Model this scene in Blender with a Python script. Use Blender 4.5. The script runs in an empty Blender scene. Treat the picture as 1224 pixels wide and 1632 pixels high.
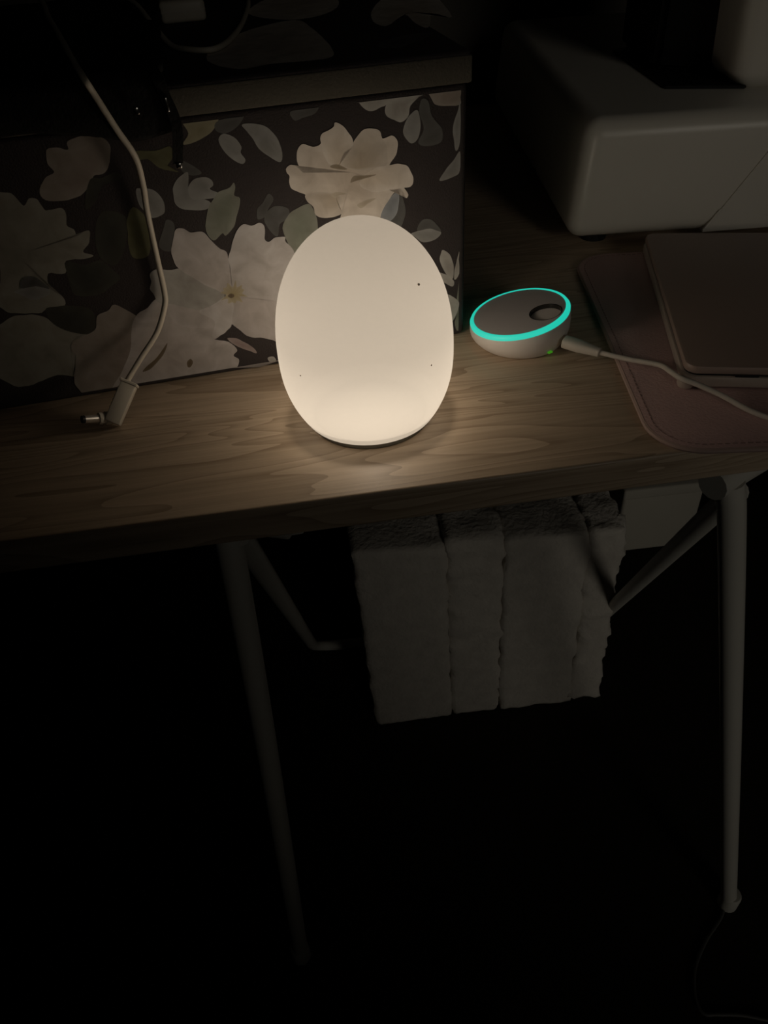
import bpy, bmesh, math, random
from mathutils import Vector, Matrix, noise
random.seed(7)
S = bpy.context.scene
COL = S.collection
R = math.radians

# ------------------------------------------------------------------ camera
cam_d = bpy.data.cameras.new('camera')
cam_d.sensor_fit = 'VERTICAL'
cam_d.sensor_height = 24.0
cam_d.lens = 1226.0 / 1632.0 * 24.0
cam_d.clip_start = 0.01
cam = bpy.data.objects.new('camera', cam_d)
COL.objects.link(cam)
pitch, roll, yaw = R(41.0), R(4.2), R(-5.247)
fw = Vector((0, math.cos(pitch), -math.sin(pitch)))
r0 = Vector((1, 0, 0)); u0 = r0.cross(fw)
rt = r0 * math.cos(roll) - u0 * math.sin(roll)
up = r0 * math.sin(roll) + u0 * math.cos(roll)
Rz = Matrix.Rotation(yaw, 3, 'Z')
fw, rt, up = Rz @ fw, Rz @ rt, Rz @ up
cam.matrix_world = Matrix(((rt.x, up.x, -fw.x, 0), (rt.y, up.y, -fw.y, 0), (rt.z, up.z, -fw.z, 0.27), (0, 0, 0, 1)))
S.camera = cam

# ------------------------------------------------------------------ world, exposure, added fill light
S.view_settings.view_transform = 'Standard'
S.view_settings.look = 'None'
S.view_settings.exposure = 0.0
S.view_settings.gamma = 1.0
S.view_settings.use_curve_mapping = False
S.cycles.max_bounces = 8
S.cycles.sample_clamp_indirect = 1.0
w = bpy.data.worlds.new('night'); S.world = w
w.use_nodes = True
bg = w.node_tree.nodes['Background']
bg.inputs['Color'].default_value = (0.8, 0.75, 0.6, 1)
bg.inputs['Strength'].default_value = 0.0

# unseen fill light, added to brighten the right side and under the desk
ld = bpy.data.lights.new('unseen_fill_light', 'AREA')
ld.shape = 'RECTANGLE'; ld.size = 0.80; ld.size_y = 1.9
ld.energy = 0.255; ld.color = (1.0, 0.93, 0.80); ld.spread = R(25)
lo = bpy.data.objects.new('unseen_fill_light', ld); COL.objects.link(lo)
lo.location = (0.95, -1.66, 0.20)
lo.rotation_euler = (Vector((0.50, 0.5, -0.46)) - Vector(lo.location)).to_track_quat('-Z', 'Y').to_euler()

# ------------------------------------------------------------------ helpers
def mat(name, col, rough=0.5, spec=0.5, metal=0.0, var=0.0, scale=20.0, bump=0.0, bscale=80.0, col2=None, coat=0.0):
    m = bpy.data.materials.new(name); m.use_nodes = True
    nt = m.node_tree; b = nt.nodes['Principled BSDF']
    b.inputs['Base Color'].default_value = (*col, 1)
    b.inputs['Roughness'].default_value = rough
    b.inputs['Specular IOR Level'].default_value = spec
    b.inputs['Metallic'].default_value = metal
    b.inputs['Coat Weight'].default_value = coat
    tc = nt.nodes.new('ShaderNodeTexCoord')
    n = nt.nodes.new('ShaderNodeTexNoise'); n.inputs['Scale'].default_value = scale; n.inputs['Detail'].default_value = 4
    nt.links.new(tc.outputs['Object'], n.inputs['Vector'])
    c2 = col2 or tuple(c * (1 - var) for c in col)
    mx = nt.nodes.new('ShaderNodeMix'); mx.data_type = 'RGBA'
    mx.inputs[6].default_value = (*col, 1); mx.inputs[7].default_value = (*c2, 1)
    nt.links.new(n.outputs['Fac'], mx.inputs[0])
    nt.links.new(mx.outputs[2], b.inputs['Base Color'])
    if bump > 0:
        n2 = nt.nodes.new('ShaderNodeTexNoise'); n2.inputs['Scale'].default_value = bscale; n2.inputs['Detail'].default_value = 3
        nt.links.new(tc.outputs['Object'], n2.inputs['Vector'])
        bp = nt.nodes.new('ShaderNodeBump'); bp.inputs['Strength'].default_value = bump; bp.inputs['Distance'].default_value = 0.002
        nt.links.new(n2.outputs['Fac'], bp.inputs['Height']); nt.links.new(bp.outputs['Normal'], b.inputs['Normal'])
    return m

def emit(name, col, strength, base=(0.2, 0.2, 0.2)):
    m = mat(name, base, 0.4)
    b = m.node_tree.nodes['Principled BSDF']
    b.inputs['Emission Color'].default_value = (*col, 1)
    b.inputs['Emission Strength'].default_value = strength
    return m

def link(name, me, m, parent=None, smooth=True):
    o = bpy.data.objects.new(name, me); COL.objects.link(o)
    if m: me.materials.append(m)
    if smooth:
        for p in me.polygons: p.use_smooth = True
    if parent: o.parent = parent
    return o

def build(name, bm, m, parent=None, smooth=True, sharp=35):
    me = bpy.data.meshes.new(name)
    bmesh.ops.recalc_face_normals(bm, faces=bm.faces)
    bm.to_mesh(me); bm.free()
    o = link(name, me, m, parent, smooth)
    if smooth and sharp: me.set_sharp_from_angle(angle=R(sharp))
    return o

def tag(o, label, cat, group=None):
    o['label'] = label; o['category'] = cat
    if group: o['group'] = group
    return o

def empty(name, loc, rz=0.0, label=None, cat=None):
    o = bpy.data.objects.new(name, None); COL.objects.link(o)
    o.location = loc; o.rotation_euler = (0, 0, rz); o.empty_display_size = 0.02
    if label: tag(o, label, cat)
    return o

def struct(o):
    o['kind'] = 'structure'; return o

def rbox(x0, x1, y0, y1, z0, z1, r=0.0, seg=3, edges='all'):
    bm = bmesh.new(); bmesh.ops.create_cube(bm, size=1.0)
    for v in bm.verts:
        v.co = Vector((x0 if v.co.x < 0 else x1, y0 if v.co.y < 0 else y1, z0 if v.co.z < 0 else z1))
    if r > 0:
        es = list(bm.edges)
        if edges == 'vert': es = [e for e in es if abs(e.verts[0].co.z - e.verts[1].co.z) > 1e-6]
        if edges == 'top': es = [e for e in es if max(e.verts[0].co.z, e.verts[1].co.z) > z1 - 1e-6]
        bmesh.ops.bevel(bm, geom=es, offset=r, segments=seg, profile=0.5, affect='EDGES', clamp_overlap=True)
    return bm

def rslab(u0, u1, v0, v1, z0, z1, rad, r=0.001, seg=8):
    """slab with rounded corners in plan and softened top and bottom edges"""
    bm = rbox(u0, u1, v0, v1, z0, z1, rad, seg, 'vert')
    es = [e for e in bm.edges if (e.verts[0].co.z > z1 - 1e-6 and e.verts[1].co.z > z1 - 1e-6) or (e.verts[0].co.z < z0 + 1e-6 and e.verts[1].co.z < z0 + 1e-6)]
    bmesh.ops.bevel(bm, geom=es, offset=r, segments=2, profile=0.5, affect='EDGES', clamp_overlap=True)
    return bm

def spline(pts, n=8):
    P = [Vector(p) for p in pts]; out = []
    for i in range(len(P) - 1):
        a = P[i - 1] if i else P[0] * 2 - P[1]; b, c = P[i], P[i + 1]
        d = P[i + 2] if i + 2 < len(P) else P[-1] * 2 - P[-2]
        for k in range(n):
            t = k / n
            out.append(0.5 * (2 * b + (c - a) * t + (2 * a - 5 * b + 4 * c - d) * t * t + (3 * b - a - 3 * c + d) * t ** 3))
    out.append(P[-1]); return out

def tube(pts, rad, sides=12, n=8, smooth=True, cap=True, bm=None):
    P = spline(pts, n) if smooth else [Vector(p) for p in pts]
    bm = bm or bmesh.new(); rings = []; prev = None
    for i, p in enumerate(P):
        t = (P[min(i + 1, len(P) - 1)] - P[max(i - 1, 0)]).normalized()
        if prev is None:
            prev = t.orthogonal().normalized()
        else:
            prev = (prev - t * prev.dot(t)).normalized()
        bi = t.cross(prev)
        rr = rad(i / (len(P) - 1)) if callable(rad) else rad
        rings.append([bm.verts.new(p + (prev * math.cos(a) + bi * math.sin(a)) * rr) for a in [2 * math.pi * k / sides for k in range(sides)]])
    for a, b in zip(rings, rings[1:]):
        for k in range(sides): bm.faces.new((a[k], a[(k + 1) % sides], b[(k + 1) % sides], b[k]))
    if cap:
        bm.faces.new(rings[0][::-1]); bm.faces.new(rings[-1])
    return bm

def lathe(prof, seg=64, bm=None, close=True):
    bm = bm or bmesh.new(); rings = []
    for r, z in prof:
        if r < 1e-6: rings.append([bm.verts.new((0, 0, z))])
        else: rings.append([bm.verts.new((r * math.cos(a), r * math.sin(a), z)) for a in [2 * math.pi * k / seg for k in range(seg)]])
    for a, b in zip(rings, rings[1:]):
        for k in range(seg):
            j = (k + 1) % seg
            if len(a) == 1 and len(b) == 1: continue
            if len(a) == 1: bm.faces.new((a[0], b[j], b[k]))
            elif len(b) == 1: bm.faces.new((a[k], a[j], b[0]))
            else: bm.faces.new((a[k], a[j], b[j], b[k]))
    if close:
        for rr in (rings[0], rings[-1]):
            if len(rr) > 2: bm.faces.new(rr)
    return bm

def prism(poly, z0, z1, bm=None):
    bm = bm or bmesh.new()
    a = [bm.verts.new((x, y, z0)) for x, y in poly]; b = [bm.verts.new((x, y, z1)) for x, y in poly]
    bm.faces.new(a[::-1]); bm.faces.new(b); n = len(poly)
    for k in range(n): bm.faces.new((a[k], a[(k + 1) % n], b[(k + 1) % n], b[k]))
    return bm

# ------------------------------------------------------------------ materials
M = {}
M['white_plastic'] = mat('white_plastic', (0.72, 0.69, 0.63), 0.35, 0.5, var=0.04)
M['cable_white'] = mat('cable_white', (0.60, 0.55, 0.46), 0.45, 0.4, var=0.08, scale=60)
M['cable_grey'] = mat('cable_grey', (0.62, 0.57, 0.50), 0.5, 0.4, var=0.06, scale=60)
M['metal'] = mat('metal', (0.85, 0.83, 0.78), 0.18, 0.5, 1.0, var=0.05)
M['black_plastic'] = mat('black_plastic', (0.012, 0.012, 0.012), 0.4, 0.4, var=0.2)
M['leg_paint'] = mat('leg_paint', (0.66, 0.64, 0.58), 0.45, 0.4, var=0.06)
M['wall'] = mat('wall', (0.11, 0.10, 0.085), 0.9, 0.2, var=0.1, bump=0.2)
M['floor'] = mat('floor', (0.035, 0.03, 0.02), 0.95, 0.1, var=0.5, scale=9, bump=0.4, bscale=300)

def wood(name, axis):
    m = bpy.data.materials.new(name); m.use_nodes = True
    nt = m.node_tree; N = nt.nodes; Lk = nt.links; b = N['Principled BSDF']
    tc = N.new('ShaderNodeTexCoord'); mp = N.new('ShaderNodeMapping')
    Lk.new(tc.outputs['Object'], mp.inputs['Vector'])
    mp.inputs['Scale'].default_value = (1.0, 9.0, 9.0)
    n0 = N.new('ShaderNodeTexNoise'); n0.inputs['Scale'].default_value = 2.6; n0.inputs['Detail'].default_value = 2.0; n0.inputs['Distortion'].default_value = 0.35
    Lk.new(mp.outputs['Vector'], n0.inputs['Vector'])
    mul = N.new('ShaderNodeMath'); mul.operation = 'MULTIPLY'; mul.inputs[1].default_value = 15.0
    Lk.new(n0.outputs['Fac'], mul.inputs[0])
    fr = N.new('ShaderNodeMath'); fr.operation = 'FRACT'; Lk.new(mul.outputs[0], fr.inputs[0])
    ramp = N.new('ShaderNodeValToRGB')
    e = ramp.color_ramp.elements
    e[0].position = 0.0; e[0].color = (0.62, 0.62, 0.62, 1); e[1].position = 0.75; e[1].color = (0.30, 0.30, 0.30, 1)
    k = ramp.color_ramp.elements.new(0.97); k.color = (0.02, 0.02, 0.02, 1)
    Lk.new(fr.outputs[0], ramp.inputs['Fac'])
    mp2 = N.new('ShaderNodeMapping'); mp2.inputs['Scale'].default_value = (6.0, 240.0, 240.0)
    Lk.new(tc.outputs['Object'], mp2.inputs['Vector'])
    n1 = N.new('ShaderNodeTexNoise'); n1.inputs['Scale'].default_value = 1.6; n1.inputs['Detail'].default_value = 4
    Lk.new(mp2.outputs['Vector'], n1.inputs['Vector'])
    mx = N.new('ShaderNodeMix'); mx.data_type = 'FLOAT'; mx.inputs[0].default_value = 0.5
    Lk.new(ramp.outputs['Color'], mx.inputs[2]); Lk.new(n1.outputs['Fac'], mx.inputs[3])
    cr = N.new('ShaderNodeValToRGB'); c = cr.color_ramp.elements
    c[0].position = 0.12; c[0].color = (0.30, 0.215, 0.14, 1); c[1].position = 0.66; c[1].color = (0.62, 0.49, 0.355, 1)
    Lk.new(mx.outputs[0], cr.inputs['Fac']); Lk.new(cr.outputs['Color'], b.inputs['Base Color'])
    b.inputs['Roughness'].default_value = 0.42; b.inputs['Specular IOR Level'].default_value = 0.5
    bp = N.new('ShaderNodeBump'); bp.inputs['Strength'].default_value = 0.25; bp.inputs['Distance'].default_value = 0.0006
    Lk.new(mx.outputs[0], bp.inputs['Height']); Lk.new(bp.outputs['Normal'], b.inputs['Normal'])
    return m
M['oak'] = wood('oak_laminate', 0)

# ------------------------------------------------------------------ the room
ZF = -0.72
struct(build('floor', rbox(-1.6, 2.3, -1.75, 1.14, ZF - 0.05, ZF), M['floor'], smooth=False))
struct(build('wall_back', rbox(-1.6, 2.3, 1.14, 1.22, ZF - 0.05, 1.75), M['wall'], smooth=False))
struct(build('wall_left', rbox(-1.68, -1.6, -1.75, 1.22, ZF - 0.05, 1.75), M['wall'], smooth=False))
struct(build('wall_right', rbox(2.3, 2.38, -1.75, 1.22, ZF - 0.05, 1.75), M['wall'], smooth=False))
struct(build('ceiling', rbox(-1.68, 2.38, -1.83, 1.22, 1.75, 1.83), M['wall'], smooth=False))
bm = rbox(-1.68, 0.75, -1.83, -1.75, ZF - 0.05, 1.75)
for (a, b_, c, d) in ((1.55, 2.38, ZF - 0.05, 1.75), (0.75, 1.55, 1.28, 1.75)):
    t_ = rbox(a, b_, -1.83, -1.75, c, d); me = bpy.data.meshes.new('t'); t_.to_mesh(me); t_.free(); bm.from_mesh(me); bpy.data.meshes.remove(me)
struct(build('wall_front', bm, M['wall'], smooth=False))

LED_W, LED_Z, TRANS, CLEAR, RIM, BOARD, FOOT_GLOW = 0.39, 0.056, 0.200, 0.165, 0.14, 0.20, 2.0
FRONT_PRINT = [
('flower','cream',[(-276.3,136.8),(-270.8,135.1),(-265.1,133.8),(-262.0,128.1),(-260.3,126.8),(-257.1,130.1),(-253.3,129.1),(-251.8,125.7),(-250.8,122.3),(-248.1,122.5),(-241.6,122.7),(-240.2,118.7),(-241.9,113.4),(-238.6,110.1),(-238.2,106.1),(-233.2,108.2),(-230.5,107.9),(-232.3,101.8),(-237.7,96.8),(-232.5,93.7),(-238.0,92.1),(-248.4,93.1),(-251.4,85.2),(-261.0,86.7),(-262.5,77.2),(-257.9,72.1),(-257.6,65.7),(-269.3,65.1),(-274.5,63.4),(-289.5,65.9),(-294.6,70.6),(-300.4,72.8)],(-274.1,99.9)),
('flower','cream',[(-304.5,62.1),(-298.5,59.8),(-290.4,63.5),(-280.3,63.1),(-272.0,60.4),(-266.4,52.9),(-256.6,46.5),(-245.3,44.6),(-256.1,40.4),(-266.3,21.2),(-267.5,17.1),(-276.9,20.3),(-290.1,17.1),(-302.6,15.9),(-311.6,24.1),(-317.8,26.7)],(-289.1,40.8)),
('leaf','dark',[(-269.9,65.0),(-262.2,65.8),(-254.3,65.2),(-244.0,60.9),(-243.2,52.9),(-245.9,44.7),(-256.6,46.5),(-267.3,53.7)],None),
('leaf','dark',[(-248.5,92.5),(-239.1,88.7),(-229.6,90.3),(-225.3,85.4),(-221.1,78.0),(-227.6,73.5),(-235.6,69.7),(-249.2,70.7),(-250.9,79.6)],None),
('leaf','dark',[(-225.4,112.2),(-219.3,118.1),(-211.2,115.8),(-208.1,110.9),(-213.4,95.6),(-221.7,86.1),(-228.4,90.7),(-229.3,99.1)],None),
('flower','blush',[(-239.7,154.0),(-233.5,154.3),(-228.4,152.7),(-227.5,156.5),(-220.0,158.6),(-212.2,157.2),(-208.4,156.2),(-206.2,151.0),(-209.7,142.3),(-212.9,138.6),(-218.9,137.8),(-222.3,133.5),(-229.3,128.1),(-239.3,126.7),(-248.2,128.4),(-250.4,132.9),(-245.6,139.6),(-239.6,141.9),(-241.5,147.2)],(-219.2,140.4)),
('leaf','dark',[(-221.6,136.1),(-215.2,136.3),(-207.3,137.9),(-203.7,135.4),(-208.4,133.9),(-216.5,131.7),(-222.0,123.9),(-228.4,120.4),(-226.7,127.7)],None),
('leaf','olive',[(-209.4,104.3),(-208.1,110.9),(-202.9,118.0),(-198.4,114.1),(-197.1,108.3),(-198.0,99.2),(-200.9,89.0),(-209.6,88.5),(-211.2,95.3)],None),
('leaf','grey',[(-198.7,127.0),(-195.8,127.9),(-189.3,126.2),(-186.0,121.9),(-184.8,117.3),(-186.5,112.2),(-193.2,110.4),(-196.0,113.5),(-199.0,119.2)],None),
('leaf','slate',[(-193.5,94.8),(-188.4,104.3),(-185.6,108.5),(-181.9,105.2),(-183.5,98.0),(-186.8,90.0),(-191.7,90.7)],None),
('leaf','olive',[(-196.8,148.3),(-192.3,147.7),(-183.1,146.6),(-174.4,147.9),(-174.5,142.2),(-177.9,137.9),(-172.8,133.8),(-182.9,137.4),(-187.6,142.6),(-193.4,143.3)],None),
('leaf','slate',[(-171.5,139.5),(-166.9,138.3),(-160.2,132.2),(-164.8,131.0),(-170.4,133.5)],None),
('leaf','grey',[(-178.5,123.5),(-177.3,126.8),(-174.3,130.3),(-171.3,132.1),(-167.9,133.4),(-168.0,130.0),(-169.5,125.0),(-168.2,117.8),(-161.2,116.9),(-158.2,113.8),(-162.4,111.2),(-173.8,112.7),(-178.4,116.5)],None),
('leaf','grey',[(-169.3,125.0),(-165.9,128.4),(-162.1,129.5),(-157.8,129.1),(-155.1,127.0),(-155.0,124.2),(-157.3,122.5),(-152.6,119.3),(-153.9,117.2),(-160.2,117.2),(-166.4,117.6),(-169.6,119.7)],None),
('leaf','sage',[(-157.4,115.5),(-152.4,120.1),(-145.7,121.9),(-143.0,124.2),(-142.6,121.5),(-143.9,117.2),(-141.0,115.1),(-142.1,110.7),(-144.8,104.7),(-147.7,98.6),(-153.3,94.2),(-155.3,95.9),(-161.1,92.4),(-164.4,99.0),(-161.3,109.7)],None),
('leaf','slate',[(-123.9,115.5),(-121.3,111.6),(-125.3,106.6),(-127.9,102.3),(-132.7,101.6),(-131.7,107.5),(-127.9,110.6)],None),
('leaf','slate',[(-126.5,104.9),(-120.4,107.8),(-113.3,105.0),(-114.1,99.5),(-119.7,96.5),(-122.2,89.2),(-126.4,93.7),(-128.7,99.7)],None),
('leaf','sage',[(-118.4,93.8),(-114.0,101.1),(-108.3,104.3),(-100.7,106.5),(-97.3,100.8),(-96.4,93.4),(-98.6,84.2),(-109.0,77.4),(-114.4,78.9),(-116.4,84.0)],None),
('leaf','grey',[(-133.0,154.4),(-127.5,154.6),(-120.5,152.4),(-115.6,147.9),(-112.5,139.4),(-113.8,132.4),(-119.4,135.5),(-125.4,140.9),(-128.1,147.0),(-130.6,150.7)],None),
('leaf','grey',[(-147.2,148.1),(-143.6,151.1),(-138.0,148.2),(-135.2,143.2),(-136.1,139.9),(-134.0,136.1),(-136.3,134.0),(-141.3,137.0),(-145.3,142.1)],None),
('leaf','straw',[(-164.5,159.9),(-155.0,160.1),(-145.5,159.6),(-147.7,154.9),(-153.3,151.1),(-161.0,148.6),(-167.1,148.1),(-163.0,153.3)],None),
('leaf','slate',[(-145.3,158.0),(-131.1,159.7),(-135.8,153.6),(-143.6,151.1),(-147.9,153.8)],None),
('leaf','slate',[(-104.9,157.9),(-97.4,158.8),(-88.7,159.0),(-91.6,155.4),(-98.0,154.4),(-103.1,153.3)],None),
('flower','pale',[(-67.1,162.2),(-59.5,162.2),(-46.9,162.2),(-48.7,156.3),(-52.6,154.5),(-57.8,153.4),(-61.5,154.3),(-65.0,158.1)],None),
('flower','pale',[(-48.6,157.5),(-47.0,162.2),(-27.9,162.2),(-28.7,158.7),(-34.6,153.7),(-36.8,147.6),(-41.4,145.8),(-47.8,148.8),(-50.2,152.0)],None),
('leaf','slate',[(-28.1,156.4),(-24.2,154.9),(-21.8,146.5),(-15.9,138.8),(-16.6,131.7),(-26.0,130.6),(-30.7,133.3),(-27.2,140.1),(-29.6,149.7)],None),
('leaf','grey',[(-36.1,148.1),(-30.8,151.0),(-29.1,143.8),(-30.6,135.7),(-34.7,133.2),(-38.5,136.6),(-39.7,141.5)],None),
('flower','blush',[(-22.8,162.2),(-4.5,162.2),(-4.5,154.8),(-4.6,151.0),(-17.8,151.9),(-21.6,155.7)],None),
('leaf','grey',[(-4.5,152.5),(-4.5,130.6),(-7.1,125.6),(-8.5,131.9),(-9.2,139.2),(-5.9,148.3)],None),
('leaf','grey',[(-4.5,125.0),(-4.5,113.7),(-8.4,110.6),(-17.5,109.2),(-14.0,115.2),(-8.4,120.8)],None),
('leaf','slate',[(-43.8,106.1),(-40.1,96.4),(-41.0,89.8),(-44.8,83.4),(-50.9,88.4),(-47.7,97.4)],None),
('leaf','blue',[(-56.3,93.2),(-53.1,99.5),(-48.7,104.2),(-44.5,106.2),(-44.1,99.6),(-46.6,91.9),(-52.3,88.6)],None),
('leaf','grey',[(-37.2,78.9),(-31.4,80.2),(-22.7,80.3),(-17.0,76.7),(-20.7,73.0),(-28.7,72.0),(-34.4,76.4)],None),
('leaf','slate',[(-32.8,80.4),(-29.8,86.2),(-22.7,85.9),(-17.0,77.4),(-24.2,80.3)],None),
('flower','pale',[(-17.7,57.6),(-17.0,62.8),(-15.6,64.6),(-11.0,61.2),(-8.2,52.1),(-8.9,43.9),(-13.7,48.8)],None),
('flower','pale',[(-7.5,50.6),(-5.5,58.4),(-4.5,62.5),(-4.5,56.4),(-4.5,47.1),(-7.5,43.0)],None),
('flower','pale',[(-20.5,50.5),(-12.3,47.2),(-8.2,42.4),(-9.5,38.4),(-15.8,42.9)],None),
('leaf','sage',[(-4.5,40.7),(-4.5,36.9),(-4.5,1.3),(-5.1,1.2),(-7.3,11.8),(-4.5,15.8),(-6.7,20.6),(-5.3,33.5)],None),
('flower','pale',[(-15.1,35.1),(-5.3,27.7),(-4.5,22.9),(-7.3,14.8),(-10.9,12.4),(-12.3,24.5)],None),
('flower','blush',[(-245.7,46.2),(-242.8,53.4),(-240.5,56.3),(-233.8,58.5),(-230.0,61.2),(-224.7,58.7),(-219.4,52.8),(-217.4,50.4),(-215.7,40.1),(-223.1,23.5),(-235.0,8.9),(-244.7,1.2),(-263.1,1.2),(-267.5,7.6),(-268.2,15.3),(-261.9,30.6),(-263.3,36.2),(-259.8,42.6)],(-231.2,23.1)),
('flower','white',[(-220.0,50.3),(-210.0,56.3),(-202.5,61.7),(-190.5,60.6),(-189.2,52.8),(-176.4,46.4),(-170.7,39.3),(-175.1,29.3),(-164.7,23.9),(-160.1,17.5),(-163.3,13.4),(-160.6,10.1),(-163.2,2.9),(-169.2,1.2),(-194.8,1.2),(-218.2,1.2),(-246.3,1.2),(-236.1,16.7),(-227.8,29.8)],(-213.3,18.0)),
('leaf','brown',[(-224.3,12.6),(-220.1,16.5),(-212.4,21.5),(-203.8,30.5),(-208.1,22.6),(-213.3,18.0),(-219.2,13.5)],None),
('leaf','brown',[(-194.5,14.5),(-191.7,16.4),(-190.6,13.7),(-193.0,10.4),(-195.0,10.8)],None),
('flower','white',[(-181.9,76.5),(-172.4,81.0),(-154.6,79.3),(-133.1,75.1),(-134.4,54.7),(-142.0,32.0),(-160.2,36.2),(-170.3,28.4),(-175.4,28.8),(-177.9,35.9),(-196.2,43.5),(-197.0,64.7)],(-161.8,57.0)),
('flower','pale',[(-182.9,76.2),(-185.3,78.0),(-189.1,78.1),(-196.2,79.7),(-200.5,79.4),(-203.5,76.9),(-203.5,72.9),(-205.6,68.2),(-203.9,63.8),(-202.4,58.4),(-193.3,55.8),(-182.7,50.9),(-171.7,46.9),(-161.1,50.5),(-163.1,60.3),(-174.0,73.3)],(-158.0,56.4)),
('flower','white',[(-187.7,86.2),(-185.9,92.7),(-184.0,98.1),(-181.2,102.3),(-178.0,102.4),(-174.0,99.5),(-170.0,99.1),(-166.0,97.9),(-162.5,92.6),(-158.8,87.3),(-155.1,84.3),(-154.4,79.8),(-154.5,72.3),(-155.4,62.2),(-157.0,56.2),(-163.3,59.3),(-175.1,68.4),(-185.3,78.0)],(-157.5,56.3)),
('flower','white2',[(-154.4,79.8),(-152.2,84.8),(-149.6,91.2),(-145.2,97.3),(-141.5,99.4),(-137.0,98.0),(-132.6,99.4),(-129.7,97.0),(-129.5,92.2),(-130.0,88.4),(-127.9,86.9),(-123.3,88.9),(-118.0,88.4),(-117.6,84.7),(-112.7,77.5),(-115.2,62.1),(-121.3,39.6),(-139.1,50.1),(-156.5,56.1),(-155.4,62.2),(-154.5,72.3)],(-156.0,56.1)),
('flower','white',[(-121.0,41.7),(-127.6,16.8),(-135.6,20.0),(-143.4,23.7),(-150.3,25.5),(-155.6,30.9),(-160.0,37.3),(-158.5,47.9),(-156.5,56.1),(-139.1,50.1)],(-155.7,55.5)),
('flower','white2',[(-160.0,37.3),(-164.5,32.5),(-170.2,29.0),(-174.2,29.7),(-171.0,40.3),(-179.4,48.2),(-170.9,51.1),(-157.0,56.2)],(-158.4,54.3)),
('flower','stamen',[(-149.8,56.3),(-146.9,53.4),(-152.0,54.4),(-150.6,50.1),(-153.8,52.1),(-155.5,50.3),(-157.4,51.5),(-159.9,51.2),(-159.4,54.3),(-164.2,53.9),(-160.1,56.8),(-163.9,58.6),(-161.1,59.8),(-160.9,61.8),(-158.7,62.2),(-157.6,64.7),(-155.3,61.6),(-152.5,65.5),(-152.6,61.0),(-149.1,61.9),(-149.3,59.6),(-147.9,58.0)],(-155.4,57.0)),
('leaf','brown',[(-159.2,56.0),(-157.3,57.5),(-155.5,56.5),(-155.5,54.9),(-157.5,54.4)],None),
('flower','pink',[(-165.0,26.9),(-159.5,26.0),(-154.1,21.6),(-148.8,16.0),(-147.8,12.8),(-151.2,14.1),(-157.7,18.7),(-163.1,23.2)],None),
('flower','pale',[(-140.7,7.4),(-137.4,8.0),(-135.7,5.3),(-138.1,3.3),(-140.5,5.0)],None),
('flower','white',[(-165.3,1.2),(-157.5,2.1),(-146.8,2.5),(-134.0,2.3),(-133.2,1.2),(-147.1,1.2)],None),
('flower','peony',[(-111.3,128.5),(-108.1,129.9),(-104.5,128.3),(-101.7,124.9),(-104.4,131.9),(-103.7,137.2),(-100.3,140.5),(-96.7,139.3),(-93.6,138.3),(-89.3,139.6),(-88.5,144.2),(-85.1,146.1),(-81.2,147.4),(-79.7,149.7),(-76.0,148.0),(-72.6,144.1),(-70.6,140.3),(-70.7,135.6),(-68.4,140.1),(-64.2,143.7),(-59.7,144.7),(-54.6,142.6),(-52.9,138.3),(-51.0,138.1),(-47.0,139.0),(-43.8,136.1),(-43.7,131.2),(-46.0,126.0),(-49.2,122.3),(-42.4,122.7),(-37.8,120.7),(-35.9,116.6),(-34.4,112.6),(-36.2,108.4),(-40.3,108.3),(-38.0,104.0),(-39.8,102.3),(-42.8,107.9),(-47.3,105.9),(-51.7,100.6),(-55.4,95.8),(-57.9,89.4),(-70.6,87.1),(-81.9,92.7),(-80.7,98.6),(-82.9,96.9),(-91.7,96.8),(-96.8,99.4),(-97.6,104.1),(-101.2,107.8),(-102.0,111.8),(-105.1,113.5),(-109.3,116.5),(-110.7,120.5),(-109.8,124.0),(-111.2,126.1)],(-71.9,121.2)),
('flower','peony2',[(-78.7,126.3),(-76.8,132.8),(-72.1,135.2),(-68.4,140.1),(-64.2,143.7),(-59.7,144.7),(-54.6,142.6),(-52.9,138.3),(-50.0,132.0),(-50.5,123.5),(-57.2,122.4),(-67.9,121.9)],(-69.1,123.3)),
('flower','peony3',[(-89.3,139.6),(-88.5,144.2),(-85.1,146.1),(-81.2,147.4),(-79.7,149.7),(-76.0,148.0),(-72.6,144.1),(-70.6,140.3),(-70.7,135.6),(-76.2,132.7),(-79.4,125.8),(-85.8,127.8),(-88.3,134.1)],(-80.1,125.9)),
('flower','peony3',[(-49.2,122.3),(-42.4,122.7),(-37.8,120.7),(-35.9,116.6),(-34.4,112.6),(-36.2,108.4),(-41.7,108.2),(-49.9,108.2),(-60.8,108.3),(-68.5,114.4),(-62.7,120.0),(-55.9,122.3)],(-68.3,116.9)),
('flower','peony2',[(-102.0,111.8),(-95.3,112.8),(-84.9,110.8),(-79.9,107.0),(-81.7,102.0),(-80.7,98.6),(-82.9,96.9),(-91.7,96.8),(-96.8,99.4),(-97.6,104.1),(-101.2,107.8)],(-83.7,108.8)),
('leaf','umber',[(-73.7,115.7),(-71.4,119.2),(-65.5,118.5),(-57.5,118.3),(-62.9,116.9),(-70.3,116.2)],None),
('leaf','umber',[(-85.3,125.9),(-81.9,127.1),(-78.1,125.6),(-75.0,123.4),(-79.6,123.8)],None),
('leaf','umber2',[(-86.3,109.7),(-82.2,111.1),(-77.0,109.2),(-81.0,109.0),(-83.9,107.5)],None),
('leaf','umber2',[(-70.8,101.8),(-63.8,104.2),(-58.4,104.1),(-64.0,101.6),(-68.3,99.5)],None),
]
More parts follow.
